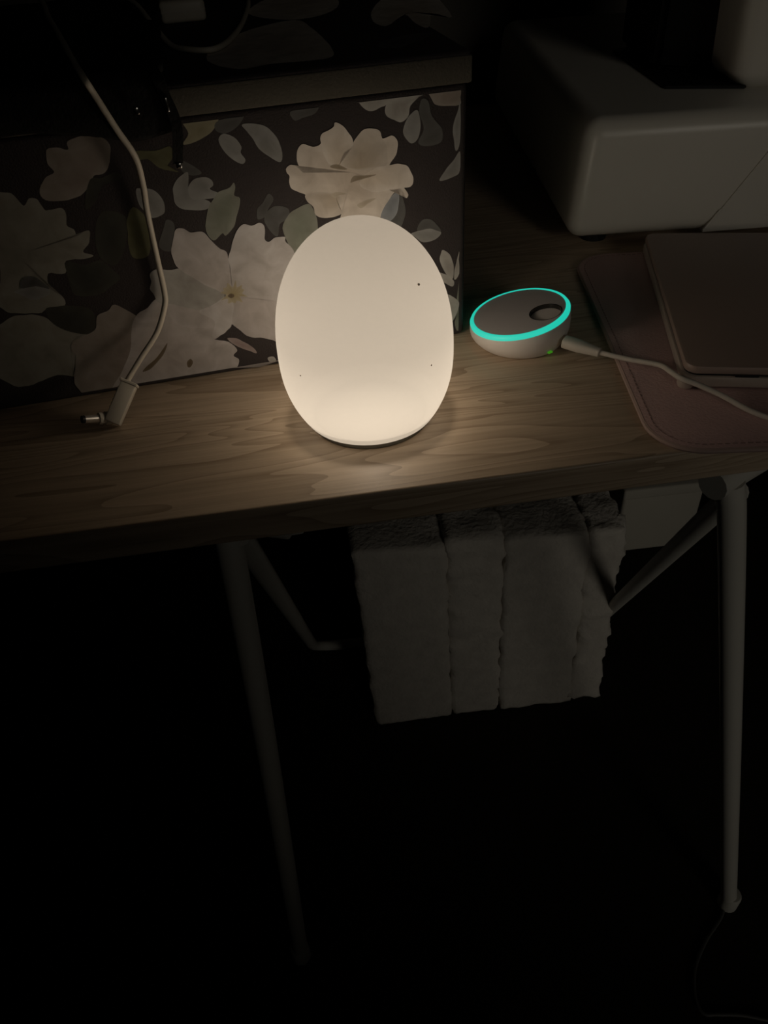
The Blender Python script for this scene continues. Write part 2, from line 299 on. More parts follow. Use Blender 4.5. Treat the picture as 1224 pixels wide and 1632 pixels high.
LID_PRINT = [
('flower','peony',[(-144.5,44.4),(-136.0,90.4),(-109.9,133.9),(-77.2,153.2),(-71.0,109.0),(-70.9,51.2),(-75.0,17.7),(-90.2,13.5),(-111.1,16.3),(-129.1,12.3)],None),
('flower','peony',[(-28.3,126.1),(-11.5,184.6),(24.3,250.2),(36.8,201.7),(21.1,101.2),(13.6,120.4),(-3.0,72.7),(-6.3,92.6),(-4.6,127.1),(-26.1,92.7)],None),
('leaf','slate',[(-45.3,35.8),(-24.9,55.9),(-5.1,55.0),(-18.3,36.3),(-37.5,20.9)],None),
('flower','peony',[(-105.4,202.1),(-80.8,271.1),(-39.8,300.5),(-33.7,217.9),(-52.6,165.9),(-81.2,155.9)],None),
]
# ------------------------------------------------------------------ desk
desk = empty('desk', (0.1, 0.33, ZF), 0, 'oak-topped narrow desk on splayed white metal tube legs, carrying the glowing lamp', 'desk')
def in_desk(bm):
    bmesh.ops.translate(bm, verts=bm.verts, vec=-Vector(desk.location)); return bm
o = build('desktop', in_desk(rbox(-0.56, 0.78, 0.3262, 1.10, -0.0228, 0.0, 0.0018, 3)), M['oak'], desk)
RAD = 0.0088
rail = tube([(0.232, 0.3345, -0.036), (0.275, 0.3565, -0.036), (0.40, 0.415, -0.036), (0.60, 0.52, -0.036)], 0.010, 14, 4)
build('underframe_tube', in_desk(rail), M['leg_paint'], desk)
build('underframe_tube', in_desk(tube([(-0.066, 0.372, -0.036), (-0.05, 0.362, -0.036), (-0.025, 0.352, -0.036)], 0.010, 14, 4)), M['leg_paint'], desk)
for xx, yy in ((0.30, 0.372), (-0.048, 0.372)):
    build('mounting_plate', in_desk(rbox(xx - 0.03, xx + 0.03, yy - 0.02, yy + 0.022, -0.0285, -0.0228, 0.001)), M['leg_paint'], desk)
lg = build('leg', in_desk(tube([(0.2455, 0.338, -0.038), (0.2560, 0.3355, -0.08), (0.3077, 0.335, -0.289), (0.4100, 0.336, -0.705)], RAD, 16, 6)), M['leg_paint'], desk)
cap = lathe([(0.0, 0.0), (0.0098, 0.0), (0.0112, 0.002), (0.0112, 0.026), (0.0098, 0.029), (0.0, 0.029)], 20)
bmesh.ops.translate(cap, verts=cap.verts, vec=(0.4108, 0.336, ZF)); build('foot_cap', in_desk(cap), M['leg_paint'], lg)
lg = build('leg', in_desk(tube([(-0.0645, 0.366, -0.038), (-0.0653, 0.362, -0.066), (-0.0702, 0.36, -0.166), (-0.0800, 0.36, -0.336), (-0.103, 0.36, -0.705)], RAD, 16, 6)), M['leg_paint'], desk)
cap = lathe([(0.0, 0.0), (0.0098, 0.0), (0.0112, 0.002), (0.0112, 0.026), (0.0098, 0.029), (0.0, 0.029)], 20)
bmesh.ops.translate(cap, verts=cap.verts, vec=(-0.1035, 0.36, ZF)); build('foot_cap', in_desk(cap), M['leg_paint'], lg)
# rear leg frame: one bent tube that runs down and back to a bar near the floor
A, B_, C_, D_ = Vector((-0.0583, 0.364, -0.05)), Vector((-0.0556, 0.8146, -0.7095)), Vector((0.4023, 0.7779, -0.7095)), Vector((0.262, 0.352, -0.06))
def bend(p, q, r, d=0.055, n=7):
    a = q + (p - q).normalized() * d; c = q + (r - q).normalized() * d
    return [a * (1 - t) ** 2 + q * 2 * t * (1 - t) + c * t * t for t in [k / n for k in range(n + 1)]]
pts = [A] + bend(A, B_, C_) + bend(B_, C_, D_) + [D_]
build('rear_leg_frame', in_desk(tube(pts, 0.0082, 14, smooth=False)), M['leg_paint'], desk)
build('pivot_bracket', in_desk(rbox(-0.040, -0.018, 0.364, 0.40, -0.058, -0.0228, 0.002)), M['leg_paint'], desk)

# ------------------------------------------------------------------ egg lamp
lamp = empty('egg_lamp', (0.0333, 0.4032, 0.0), 0, 'glowing white egg-shaped night lamp standing near the front edge of the desk', 'lamp')
H, RM, ZM, ZR = 0.1172, 0.0515, 0.0470, 0.0108
def egg_r(z):
    if z < ZM: return RM * (1 - 0.238 * ((ZM - z) / (ZM - 0.004)) ** 2.40)
    s = (z - ZM) / (H + 0.0045 - ZM); return RM * math.sqrt(max(0, 1 - s ** 2.28))
prof_rim = [(0.0345, 0.0040), (0.0372, 0.0041), (0.0384, 0.0044), (egg_r(0.0052), 0.0054)] + [(egg_r(z), z) for z in (0.0065, 0.0078, 0.0093, ZR)]
prof_top = [(egg_r(ZR + (ZM - ZR) * k / 16), ZR + (ZM - ZR) * k / 16) for k in range(17)]
for k in range(1, 29):
    s = math.sin(k / 28 * math.pi / 2); prof_top.append((egg_r(ZM + (H + 0.0045 - ZM) * s), ZM + (H + 0.0045 - ZM) * s))
prof_top[-1] = (0.0, H + 0.0045)
def silicone(name, trans, clear):
    m = bpy.data.materials.new(name); m.use_nodes = True
    nt = m.node_tree; nt.nodes.remove(nt.nodes['Principled BSDF']); out = nt.nodes['Material Output']
    tr = nt.nodes.new('ShaderNodeBsdfTranslucent'); tr.inputs['Color'].default_value = (trans, trans * 0.99, trans * 0.97, 1)
    # brighter lower glow put into the translucent colour, rising towards the foot
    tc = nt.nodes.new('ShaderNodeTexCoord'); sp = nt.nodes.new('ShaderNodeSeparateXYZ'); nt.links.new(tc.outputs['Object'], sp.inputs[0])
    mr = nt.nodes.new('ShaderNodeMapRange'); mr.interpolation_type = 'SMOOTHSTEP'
    mr.inputs['From Min'].default_value = 0.012; mr.inputs['From Max'].default_value = 0.068; mr.inputs['To Min'].default_value = trans * FOOT_GLOW; mr.inputs['To Max'].default_value = trans
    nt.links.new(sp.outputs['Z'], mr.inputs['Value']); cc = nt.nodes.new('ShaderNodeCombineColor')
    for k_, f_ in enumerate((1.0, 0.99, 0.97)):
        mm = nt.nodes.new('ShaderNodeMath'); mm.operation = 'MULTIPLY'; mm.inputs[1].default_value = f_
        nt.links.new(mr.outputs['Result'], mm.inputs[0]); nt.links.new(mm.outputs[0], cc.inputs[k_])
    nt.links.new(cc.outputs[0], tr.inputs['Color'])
    df = nt.nodes.new('ShaderNodeBsdfDiffuse'); df.inputs['Color'].default_value = (0.60, 0.58, 0.55, 1)
    m1 = nt.nodes.new('ShaderNodeMixShader'); m1.inputs[0].default_value = 0.35
    nt.links.new(tr.outputs[0], m1.inputs[1]); nt.links.new(df.outputs[0], m1.inputs[2])
    tp = nt.nodes.new('ShaderNodeBsdfTransparent')
    m2 = nt.nodes.new('ShaderNodeMixShader'); m2.inputs[0].default_value = clear
    nt.links.new(m1.outputs[0], m2.inputs[1]); nt.links.new(tp.outputs[0], m2.inputs[2])
    nt.links.new(m2.outputs[0], out.inputs['Surface'])
    return m
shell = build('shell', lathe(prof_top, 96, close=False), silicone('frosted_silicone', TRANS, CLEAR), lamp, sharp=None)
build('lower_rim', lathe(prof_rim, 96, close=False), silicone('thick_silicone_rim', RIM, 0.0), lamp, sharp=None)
build('base', lathe([(0, 0), (0.0362, 0.0), (0.0368, 0.0006), (0.0368, 0.0036), (0.0362, 0.0040), (0, 0.0040)], 96), mat('lamp_base', (0.20, 0.19, 0.16), 0.6), lamp)
build('led_board', lathe([(0, 0.0046), (0.020, 0.0046), (0.0340, 0.0045), (0.0345, 0.0043), (0.0345, 0.0041), (0, 0.0041)], 96), mat('led_board', (BOARD, BOARD * 0.96, BOARD * 0.9), 0.9), lamp)
leds = [('lamp_led', LED_W, (0, 0, LED_Z), 0.011)]
for nm, watt, p, rad_ in leds:
    led = bpy.data.lights.new(nm, 'POINT'); led.energy = watt; led.color = (1.0, 0.84, 0.66); led.shadow_soft_size = rad_
    lob = bpy.data.objects.new(nm, led); COL.objects.link(lob); lob.parent = lamp; lob.location = p
spk = mat('dust_speck', (0.50, 0.42, 0.33), 0.9)
for az, z, r in ((-47, 0.096, 0.0007), (-140, 0.053, 0.0004), (-52, 0.054, 0.0004)):
    bm = bmesh.new(); bmesh.ops.create_icosphere(bm, subdivisions=2, radius=r)
    er = egg_r(z) + 0.0001
    bmesh.ops.translate(bm, verts=bm.verts, vec=(er * math.cos(R(az)), er * math.sin(R(az)), z)); build('dust_speck', bm, spk, lamp)

# ------------------------------------------------------------------ floral storage box
box = empty('storage_box', (0.112, 0.4891, 0.0), math.atan2(0.0907, 0.9959), 'fabric storage box printed with pale flowers on dark cloth, lidded, behind the lamp', 'storage box')
M['cloth_dark'] = mat('printed_cloth_dark', (0.056, 0.048, 0.047), 0.85, 0.2, var=0.18, scale=45, bump=0.25, bscale=900)
M['rim'] = mat('lid_band_cloth', (0.09, 0.082, 0.065), 0.8, 0.25, var=0.15, scale=40, bump=0.2, bscale=700)
BW, BD, BH = 0.46, 0.30, 0.1628
body = build('body', rbox(-BW, 0, 0, BD, 0.0005, BH, 0.0040, 4), M['cloth_dark'], box)
lid_o = build('lid', rbox(-BW - 0.003, 0.0004, -0.0045, BD + 0.003, BH, 0.1795, 0.0025, 3), M['cloth_dark'], box)
band = build('lid_band', rbox(-BW - 0.0036, 0.0010, -0.0051, BD + 0.0036, BH + 0.0002, 0.1772, 0.0012, 2), M['rim'], lid_o)
TONES = {  # edge colour, heart colour, mottling colour
 'white': ((0.520, 0.492, 0.482), (0.457, 0.418, 0.395)), 'white2': ((0.561, 0.541, 0.533), (0.488, 0.456, 0.435)),
 'cream': ((0.318, 0.311, 0.270), (0.254, 0.244, 0.208)), 'blush': ((0.330, 0.297, 0.264), (0.280, 0.238, 0.208)),
 'pale': ((0.441, 0.434, 0.413), (0.362, 0.352, 0.327)),
 'peony': ((0.704, 0.649, 0.582), (0.597, 0.522, 0.443)), 'peony2': ((0.625, 0.574, 0.512), (0.458, 0.390, 0.307)), 'peony3': ((0.726, 0.671, 0.606), (0.608, 0.533, 0.443)),
 'grey': ((0.315, 0.319, 0.310), (0.252, 0.254, 0.249)), 'slate': ((0.124, 0.126, 0.122), (0.102, 0.100, 0.098)), 'blue': ((0.314, 0.337, 0.364), (0.229, 0.248, 0.270)),
 'sage': ((0.265, 0.275, 0.235), (0.215, 0.235, 0.190)), 'olive': ((0.150, 0.150, 0.085), (0.126, 0.125, 0.072)), 'straw': ((0.335, 0.317, 0.224), (0.274, 0.254, 0.166)),
 'dark': ((0.068, 0.068, 0.057), (0.050, 0.052, 0.046)), 'brown': ((0.180, 0.144, 0.098), (0.144, 0.106, 0.066)), 'umber': ((0.336, 0.283, 0.218), (0.272, 0.225, 0.157)), 'umber2': ((0.528, 0.476, 0.388), (0.467, 0.402, 0.321)),
 'stamen': ((0.457, 0.409, 0.300), (0.366, 0.305, 0.170)), 'pink': ((0.373, 0.315, 0.301), (0.320, 0.250, 0.243)),
}
def ink():
    m = bpy.data.materials.new('printed_ink'); m.use_nodes = True; nt = m.node_tree; b = nt.nodes['Principled BSDF']
    at = nt.nodes.new('ShaderNodeAttribute'); at.attribute_name = 'ink'
    tc = nt.nodes.new('ShaderNodeTexCoord'); n = nt.nodes.new('ShaderNodeTexNoise'); n.inputs['Scale'].default_value = 75; n.inputs['Detail'].default_value = 5; n.inputs['Distortion'].default_value = 0.6
    nt.links.new(tc.outputs['Object'], n.inputs['Vector'])
    cr = nt.nodes.new('ShaderNodeValToRGB'); e = cr.color_ramp.elements
    e[0].position = 0.3; e[0].color = (0.78, 0.76, 0.74, 1); e[1].position = 0.68; e[1].color = (1.06, 1.06, 1.06, 1)
    nt.links.new(n.outputs['Fac'], cr.inputs['Fac'])
    mx = nt.nodes.new('ShaderNodeMix'); mx.data_type = 'RGBA'; mx.blend_type = 'MULTIPLY'; mx.inputs[0].default_value = 1.0
    nt.links.new(at.outputs['Color'], mx.inputs[6]); nt.links.new(cr.outputs['Color'], mx.inputs[7])
    nt.links.new(mx.outputs[2], b.inputs['Base Color']); b.inputs['Roughness'].default_value = 0.85; b.inputs['Specular IOR Level'].default_value = 0.2
    return m
INK = ink()
def printed(kind, tone, pts, cen, lay, parent, flat):
    """one printed motif: a flat ink shape lying on the cloth (flat=True on the lid top, else on the front)"""
    P = [Vector((x / 1000, y / 1000, 0)) for x, y in pts]
    c = Vector((cen[0] / 1000, cen[1] / 1000, 0)) if cen else sum(P, Vector()) / len(P)
    Q = []; n = len(P); fl = kind == 'flower'
    for i in range(n):
        a, b, d, e = P[i - 1], P[i], P[(i + 1) % n], P[(i + 2) % n]
        for k in range(4):
            t = k / 4
            q = 0.5 * (2 * b + (d - a) * t + (2 * a - 5 * b + 4 * d - e) * t * t + (3 * b - a - 3 * d + e) * t ** 3)
            w_ = 0.0007 if fl else 0.0003
            q = q + Vector((noise.noise(q * 160), noise.noise(q * 160 + Vector((5, 5, 5))), 0)) * w_
            if not flat: q.x = min(q.x, -0.0042); q.y = min(max(q.y, 0.0046), BH - 0.0042)
            Q.append(q)
    bm = bmesh.new(); cl = bm.verts.layers.float_color.new('ink')
    ce, ci = TONES[tone]
    h = 0.00010 + 0.000006 * lay
    def vert(q, f):
        v = bm.verts.new((q.x, q.y, 0.1795 + h) if flat else (q.x, -h, q.y))
        v[cl] = (*[ce[j] * f + ci[j] * (1 - f) for j in range(3)], 1); return v
    rings = [[vert(c + (q - c) * s, s ** 1.3) for q in Q] for s in (1.0, 0.9, 0.6, 0.3)]
    for a, b in zip(rings, rings[1:]):
        for k in range(len(Q)):
            j = (k + 1) % len(Q); bm.faces.new((a[k], a[j], b[j], b[k]))
    cv = vert(c, 0)
    for k in range(len(Q)): bm.faces.new((rings[-1][k], rings[-1][(k + 1) % len(Q)], cv))
    me = bpy.data.meshes.new('printed_' + kind); bm.to_mesh(me); bm.free()
    link('printed_' + kind, me, INK, parent, smooth=False)
for i, (k, t, p, c) in enumerate(FRONT_PRINT): printed(k, t, p, c, i, body, False)
for i, (k, t, p, c) in enumerate(FRONT_PRINT):          # the pattern repeats to the left
    q = [(x - 246.0, y) for x, y in p]
    if max(x for x, y in q) < -262 and min(x for x, y in q) > -455:
        printed(k, t, q, (c[0] - 246.0, c[1]) if c else None, i, body, False)
for i, (k, t, p, c) in enumerate(LID_PRINT): printed(k, t, p, c, i, lid_o, True)

# ------------------------------------------------------------------ black bag lying on the lid, its flap hanging over the front
bag = empty('black_bag', (0.112, 0.4891, 0.0), math.atan2(0.0907, 0.9959), 'flat black cloth bag draped over the left of the floral box lid, strap dangling', 'bag')
M['bag'] = mat('black_cloth', (0.010, 0.010, 0.009), 0.8, 0.25, var=0.4, scale=60, bump=0.3, bscale=500)
NU, NV = 60, 60; bm = bmesh.new(); grid = []
for i in range(NU + 1):
    row = []
    for j in range(NV + 1):
        u = -0.445 + (0.275 + 0.006 * noise.noise(Vector((j * 0.12, 2.2, 0)))) * i / NU
        low = 0.1640 + 0.0025 * math.sin(u * 70) - 0.006 * max(0.0, min(1.0, (u + 0.21) / 0.02))
        t = j / NV
        if t < 0.72: y, z = 0.285 - (0.285 + 0.006) * t / 0.72, 0.1865
        elif t < 0.82:
            a = (t - 0.72) / 0.10 * math.pi / 2; y, z = -0.006 - 0.0060 * math.sin(a), 0.1805 + 0.0060 * math.cos(a)
        else: y, z = -0.0120 - 0.0012 * math.sin((t - 0.82) / 0.18 * 3), 0.1805 + (low - 0.1805) * (t - 0.82) / 0.18
        dd = noise.noise(Vector((u * 24, t * 9, 3.1))) * 0.5 + noise.noise(Vector((u * 60, t * 20, 7.7))) * 0.25
        f = 0.0035 * (dd + 0.35)
        row.append(bm.verts.new((u, y - (max(0, f) * 0.6 if t > 0.72 else 0), z + (max(-0.0012, f) if t < 0.78 else 0))))
    grid.append(row)
for i in range(NU):
    for j in range(NV): bm.faces.new((grid[i][j], grid[i + 1][j], grid[i + 1][j + 1], grid[i][j + 1]))
fo = build('flap', bm, M['bag'], bag, sharp=None)
md = fo.modifiers.new('thickness', 'SOLIDIFY'); md.thickness = 0.0045; md.offset = 0
bm = bmesh.new(); prv = None
for (u, y, z) in spline([(-0.186, 0.030, 0.1925), (-0.1765, -0.004, 0.1925), (-0.1725, -0.0170, 0.186), (-0.1705, -0.0185, 0.177), (-0.168, -0.0195, 0.166), (-0.1685, -0.0195, 0.157), (-0.1705, -0.0185, 0.149), (-0.1715, -0.0175, 0.1435)], 6):
    cur = [bm.verts.new((u + a * 0.0028, y + b * 0.0011, z)) for a, b in ((-1, -1), (1, -1), (1, 1), (-1, 1))]
    if prv:
        for k in range(4): bm.faces.new((prv[k], prv[(k + 1) % 4], cur[(k + 1) % 4], cur[k]))
    else: bm.faces.new(cur)
    prv = cur
bm.faces.new(prv[::-1])
build('strap', bm, M['bag'], bag)
for (u, z, w_, h_, name) in ((-0.1712, 0.1425, 0.0016, 0.0014, 'strap_tip'), (-0.1705, 0.1735, 0.0009, 0.0035, 'zip_pull'), (-0.1865, 0.1722, 0.0016, 0.0018, 'zip_pull')):
    build(name, rbox(u - w_, u + w_, -0.0225 if name == 'zip_pull' else -0.0195, -0.0185 if name == 'zip_pull' else -0.0165, z - h_, z + h_, 0.0006, 2), M['metal'], bag)

# ------------------------------------------------------------------ cables and plug on the left
plug = empty('power_cable', (-0.12, 0.43, 0.0), 0, 'white cable hanging in front of the floral box, ending in an angled barrel plug', 'cable')
def in_plug(bm): bmesh.ops.translate(bm, verts=bm.verts, vec=-Vector(plug.location)); return bm
cable_pts = [(-0.2090, 0.7700, 0.1955), (-0.1691, 0.7305, 0.1955), (-0.1381, 0.6130, 0.1955), (-0.1150, 0.5255, 0.1955), (-0.1014, 0.4761, 0.1925), (-0.0932, 0.4499, 0.1894), (-0.0902, 0.4497, 0.1818), (-0.0845, 0.4532, 0.1642), (-0.0793, 0.4572, 0.1486), (-0.0796, 0.4617, 0.1323), (-0.0816, 0.4645, 0.1158), (-0.0828, 0.4654, 0.0894), (-0.0836, 0.4653, 0.0674), (-0.0856, 0.4631, 0.0583), (-0.0933, 0.4584, 0.0444), (-0.1056, 0.4513, 0.0321), (-0.1164, 0.4443, 0.0212)]
build('cord', in_plug(tube(cable_pts, 0.00175, 12, 8)), M['cable_white'], plug)
pa, pb = Vector((-0.1145, 0.4385, 0.0215)), Vector((-0.1262, 0.4245, 0.0065))
ax = (pb - pa).normalized(); sx = Vector((-0.88, -0.12, 0.0)); sx = (sx - ax * sx.dot(ax)).normalized(); sy = ax.cross(sx)
def oriented(bm, o_, x_, y_, z_):
    for v in bm.verts: v.co = o_ + x_ * v.co.x + y_ * v.co.y + z_ * v.co.z
    return bm
Lp = (pb - pa).length
hs = build('plug_housing', in_plug(oriented(rbox(-0.0048, 0.0048, -0.0042, 0.0042, -0.0005, Lp + 0.003, 0.0009, 2), pa, sx, sy, ax)), M['cable_white'], plug)
for k in range(6):
    zc = 0.004 + k * 0.0026
    build('grip_rib', in_plug(oriented(rbox(0.0046, 0.0054, -0.003, 0.003, zc, zc + 0.0012, 0.0002, 1), pa, sx, sy, ax)), M['cable_white'], hs)
build('housing_cap', in_plug(oriented(rbox(-0.0054, 0.0058, -0.0047, 0.0047, -0.0016, 0.0004, 0.0005, 1), pa, sx, sy, ax)), M['cable_white'], hs)
t0 = Vector((-0.1312, 0.4258, 0.0068)); t1 = t0 + Vector((-1, -0.60, 0.46)).normalized() * 0.0142
def lerp(t): return t0 + (t1 - t0) * t
bm = tube([lerp(-0.15), lerp(0.06), lerp(0.07), lerp(0.20), lerp(0.22), lerp(0.36)], lambda t: (0.0042, 0.0042, 0.0034, 0.0034, 0.0040, 0.0036)[min(5, int(round(t * 5)))], 20, smooth=False)
build('barrel_collar', in_plug(bm), M['cable_white'], plug)
build('barrel', in_plug(tube([lerp(0.34), lerp(0.98)], 0.0025, 20, smooth=False)), mat('plug_metal', (0.92, 0.88, 0.82), 0.30, 0.5, 0.9), plug)
build('barrel_tip', in_plug(tube([lerp(0.98), lerp(1.10)], 0.0024, 20, smooth=False)), M['black_plastic'], plug)

z = 0.1795 + 0.0022
loop = build('looped_cable', tube([(-0.20, 0.735, 0.1960), (-0.15, 0.735, 0.1960), (-0.112, 0.705, 0.1960), (-0.0885, 0.655, 0.1955), (-0.0730, 0.605, 0.1890), (-0.0601, 0.5690, z), (-0.0473, 0.5470, z), (-0.0339, 0.5406, z), (-0.0249, 0.5587, z), (-0.0173, 0.605, z), (-0.0130, 0.6553, z), (-0.0104, 0.715, z), (-0.012, 0.76, z)], 0.0017, 12, 8), M['cable_white'])
tag(loop, 'pale thin cable curling in a loop across the top of the floral box lid', 'cable')
packet = empty('power_adapter', (-0.058, 0.678, 0.1797), R(5), 'small pale block lying on the floral lid inside the cable loop', 'adapter')
build('case', rbox(-0.016, 0.016, -0.016, 0.03, 0.0, 0.014, 0.003, 3), M['cable_white'], packet)
build('seam', rbox(-0.0162, 0.0162, -0.0162, 0.0302, 0.0066, 0.0074, 0.003, 2, 'vert'), M['cable_grey'], packet)

# ------------------------------------------------------------------ round base station with the turquoise ring
hub = empty('base_station', (0.1485, 0.4745, 0.0), 0, 'round pale grey puck-shaped device with a lit turquoise ring and a recessed button', 'smart device')
M['hub_body'] = mat('hub_body', (0.82, 0.77, 0.72), 0.5, 0.4, var=0.05, scale=40)
M['hub_top'] = mat('hub_top', (0.58, 0.55, 0.54), 0.55, 0.4, var=0.06, scale=40)
TL = R(10.5); TX = R(-2.2); tc_ = Vector((-0.0010, 0.0010, 0.0198))
def tilt(bm):
    m_ = Matrix.Translation(tc_) @ Matrix.Rotation(-TL, 4, 'Y') @ Matrix.Rotation(TX, 4, 'X')
    bmesh.ops.transform(bm, matrix=m_, verts=bm.verts); return bm
RT = 0.0342; NS = 72
m_ = Matrix.Translation(tc_) @ Matrix.Rotation(-TL, 4, 'Y') @ Matrix.Rotation(TX, 4, 'X')
bm = bmesh.new(); rings = []
for s in (0, 0.04, 0.12, 0.3, 0.5, 0.7, 0.85, 1.0):
    ring = []
    for k in range(NS):
        a = 2 * math.pi * k / NS
        lo_ = Vector((0.0285 * math.cos(a), 0.0285 * math.sin(a), 0.0004)); hi_ = m_ @ Vector((RT * math.cos(a), RT * math.sin(a), -0.0018))
        p = lo_.lerp(hi_, s); bulge = 0.0036 * math.sin(math.pi * s) ** 0.75 * (1 - 0.3 * s)
        ring.append(bm.verts.new(p + Vector((math.cos(a), math.sin(a), 0)) * bulge))
    rings.append(ring)
for a, b in zip(rings, rings[1:]):
    for k in range(NS): bm.faces.new((a[k], a[(k + 1) % NS], b[(k + 1) % NS], b[k]))
bm.faces.new(rings[0][::-1]); bm.faces.new(rings[-1])
shellh = build('housing', bm, M['hub_body'], hub, sharp=60)
build('light_ring', tilt(lathe([(0.0318, -0.0020), (RT + 0.0002, -0.0020), (RT + 0.0004, -0.0006), (RT - 0.0004, 0.0007), (0.0326, 0.0012), (0.0316, 0.0009), (0.0318, -0.0020)], NS, close=False)), emit('turquoise_ring', (0.012, 0.56, 0.42), 0.95, (0.1, 0.3, 0.28)), hub, sharp=60)
# top plate with a round well cut for the button
wx, wy, wr = 0.0152, -0.0118, 0.0109
bm = bmesh.new(); o_r, i_r = [], []
for k in range(NS):
    a = 2 * math.pi * k / NS
    o_r.append(bm.verts.new((0.0318 * math.cos(a), 0.0318 * math.sin(a), 0.0008))); i_r.append(bm.verts.new((wx + wr * math.cos(a), wy + wr * math.sin(a), 0.0010)))
w_r = [bm.verts.new((v.co.x, v.co.y, 0.0004)) for v in i_r]
for k in range(NS):
    j = (k + 1) % NS
    bm.faces.new((o_r[k], o_r[j], i_r[j], i_r[k])); bm.faces.new((i_r[k], i_r[j], w_r[j], w_r[k]))
tp = build('top_plate', tilt(bm), M['hub_top'], hub, sharp=40)
bm = lathe([(wr + 0.0003, 0.0006), (wr + 0.0002, 0.0012), (wr - 0.0003, 0.0010), (wr - 0.0006, -0.0050)], 48, close=False); bmesh.ops.translate(bm, verts=bm.verts, vec=(wx, wy, 0))
build('button_rim', tilt(bm), mat('button_rim', (0.012, 0.011, 0.010), 0.12, 0.6), hub)
bm = lathe([(0, -0.0026), (wr - 0.0034, -0.0027), (wr - 0.0020, -0.0031), (wr - 0.0012, -0.0048), (0, -0.0048)], 48); bmesh.ops.translate(bm, verts=bm.verts, vec=(wx - 0.0002, wy - 0.0004, 0))
build('button', tilt(bm), M['hub_top'], hub)
aa = R(-66); pr = 0.0315
bm = rbox(-0.0018, 0.0018, -0.001, 0.001, -0.0006, 0.0006, 0.0003, 1)
bmesh.ops.transform(bm, matrix=Matrix.Translation((0.0318 * math.cos(aa), 0.0318 * math.sin(aa), 0.0036)) @ Matrix.Rotation(aa + math.pi / 2, 4, 'Z'), verts=bm.verts)
build('status_light', bm, emit('green_light', (0.05, 0.30, 0.01), 0.55, (0.05, 0.1, 0.02)), hub)
usb = empty('usb_cable', (0.19, 0.43, 0.0), 0, 'pale cable plugged into the puck with the turquoise ring, trailing over the laptop corner', 'cable')
def in_usb(bm): bmesh.ops.translate(bm, verts=bm.verts, vec=-Vector(usb.location)); return bm
ua, ub = Vector((0.1705, 0.4458, 0.0104)), Vector((0.1893, 0.4292, 0.0085))
zz = (ub - ua).normalized(); xx = zz.cross(Vector((0, 0, 1))).normalized(); yy = xx.cross(zz)
bm = bmesh.new(); prv = None
for s, a, b in ((0, 0.0044, 0.0033), (0.02, 0.0050, 0.0037), (0.45, 0.0050, 0.0037), (0.5, 0.0047, 0.0035), (0.55, 0.0046, 0.0034), (0.78, 0.0036, 0.003), (1.0, 0.0030, 0.0027), (1.01, 0.0026, 0.0024)):
    cur = []
    for k in range(20):
        an = 2 * math.pi * k / 20; cx, cy = math.cos(an), math.sin(an)
        cx = math.copysign(abs(cx) ** 0.7, cx); cy = math.copysign(abs(cy) ** 0.7, cy)
        cur.append(bm.verts.new(ua.lerp(ub, s) + xx * cx * a + yy * cy * b))
    if prv:
        for k in range(20): bm.faces.new((prv[k], prv[(k + 1) % 20], cur[(k + 1) % 20], cur[k]))
    else: bm.faces.new(cur)
    prv = cur
bm.faces.new(prv[::-1])
build('connector', in_usb(bm), M['cable_grey'], usb)
build('cord', in_usb(tube([(0.1885, 0.4299, 0.0086), (0.2044, 0.4182, 0.0078), (0.2195, 0.4046, 0.0092), (0.2204, 0.3906, 0.0125), (0.2218, 0.3793, 0.0140), (0.2293, 0.3734, 0.0125), (0.2411, 0.3635, 0.0090), (0.2579, 0.3392, 0.0066), (0.30, 0.305, 0.0066), (0.36, 0.29, 0.0066)], 0.0017, 12, 8)), M['cable_grey'], usb)

# ------------------------------------------------------------------ laptop sleeve and laptop
sl = empty('laptop_sleeve', (0.1855, 0.3248, 0.0), R(-8.6), 'flat dusty pink leather sleeve with stitched edges lying under the closed laptop', 'laptop sleeve')
M['leather'] = mat('dusty_pink_leather', (0.62, 0.42, 0.40), 0.5, 0.4, var=0.15, scale=30, bump=0.25, bscale=600)
M['leather_edge'] = mat('leather_edge', (0.46, 0.33, 0.29), 0.6, 0.3, var=0.15, scale=60)
M['thread'] = mat('thread', (0.30, 0.19, 0.17), 0.8)
SW, SD = 0.345, 0.272
build('panel', rslab(0, SW, 0, SD, 0.0003, 0.0040, 0.030, 0.0012, 10), M['leather'], sl)
def outline(inset, rad, z, n=10):
    p = []
    for (cx, cy, a0) in ((inset + rad, inset + rad, 180), (SW - inset - rad, inset + rad, 270), (SW - inset - rad, SD - inset - rad, 0), (inset + rad, SD - inset - rad, 90)):
        for k in range(n + 1):
            a = R(a0 + 90 * k / n); p.append((cx + rad * math.cos(a), cy + rad * math.sin(a), z))
    return p + [p[0]]
build('edge_binding', tube(outline(0.0010, 0.029, 0.0024), 0.0017, 8, smooth=False), M['leather_edge'], sl)
bm = bmesh.new(); op = [Vector(p) for p in outline(0.0048, 0.0252, 0.0040)]
for a, b in zip(op, op[1:]):
    n_ = max(1, int((b - a).length / 0.0042))
    for k in range(n_):
        tube([a.lerp(b, (k + 0.15) / n_), a.lerp(b, (k + 0.8) / n_)], 0.00035, 5, smooth=False, bm=bm)
st = build('stitching', bm, M['thread'], sl, smooth=False); st['kind'] = 'stuff'

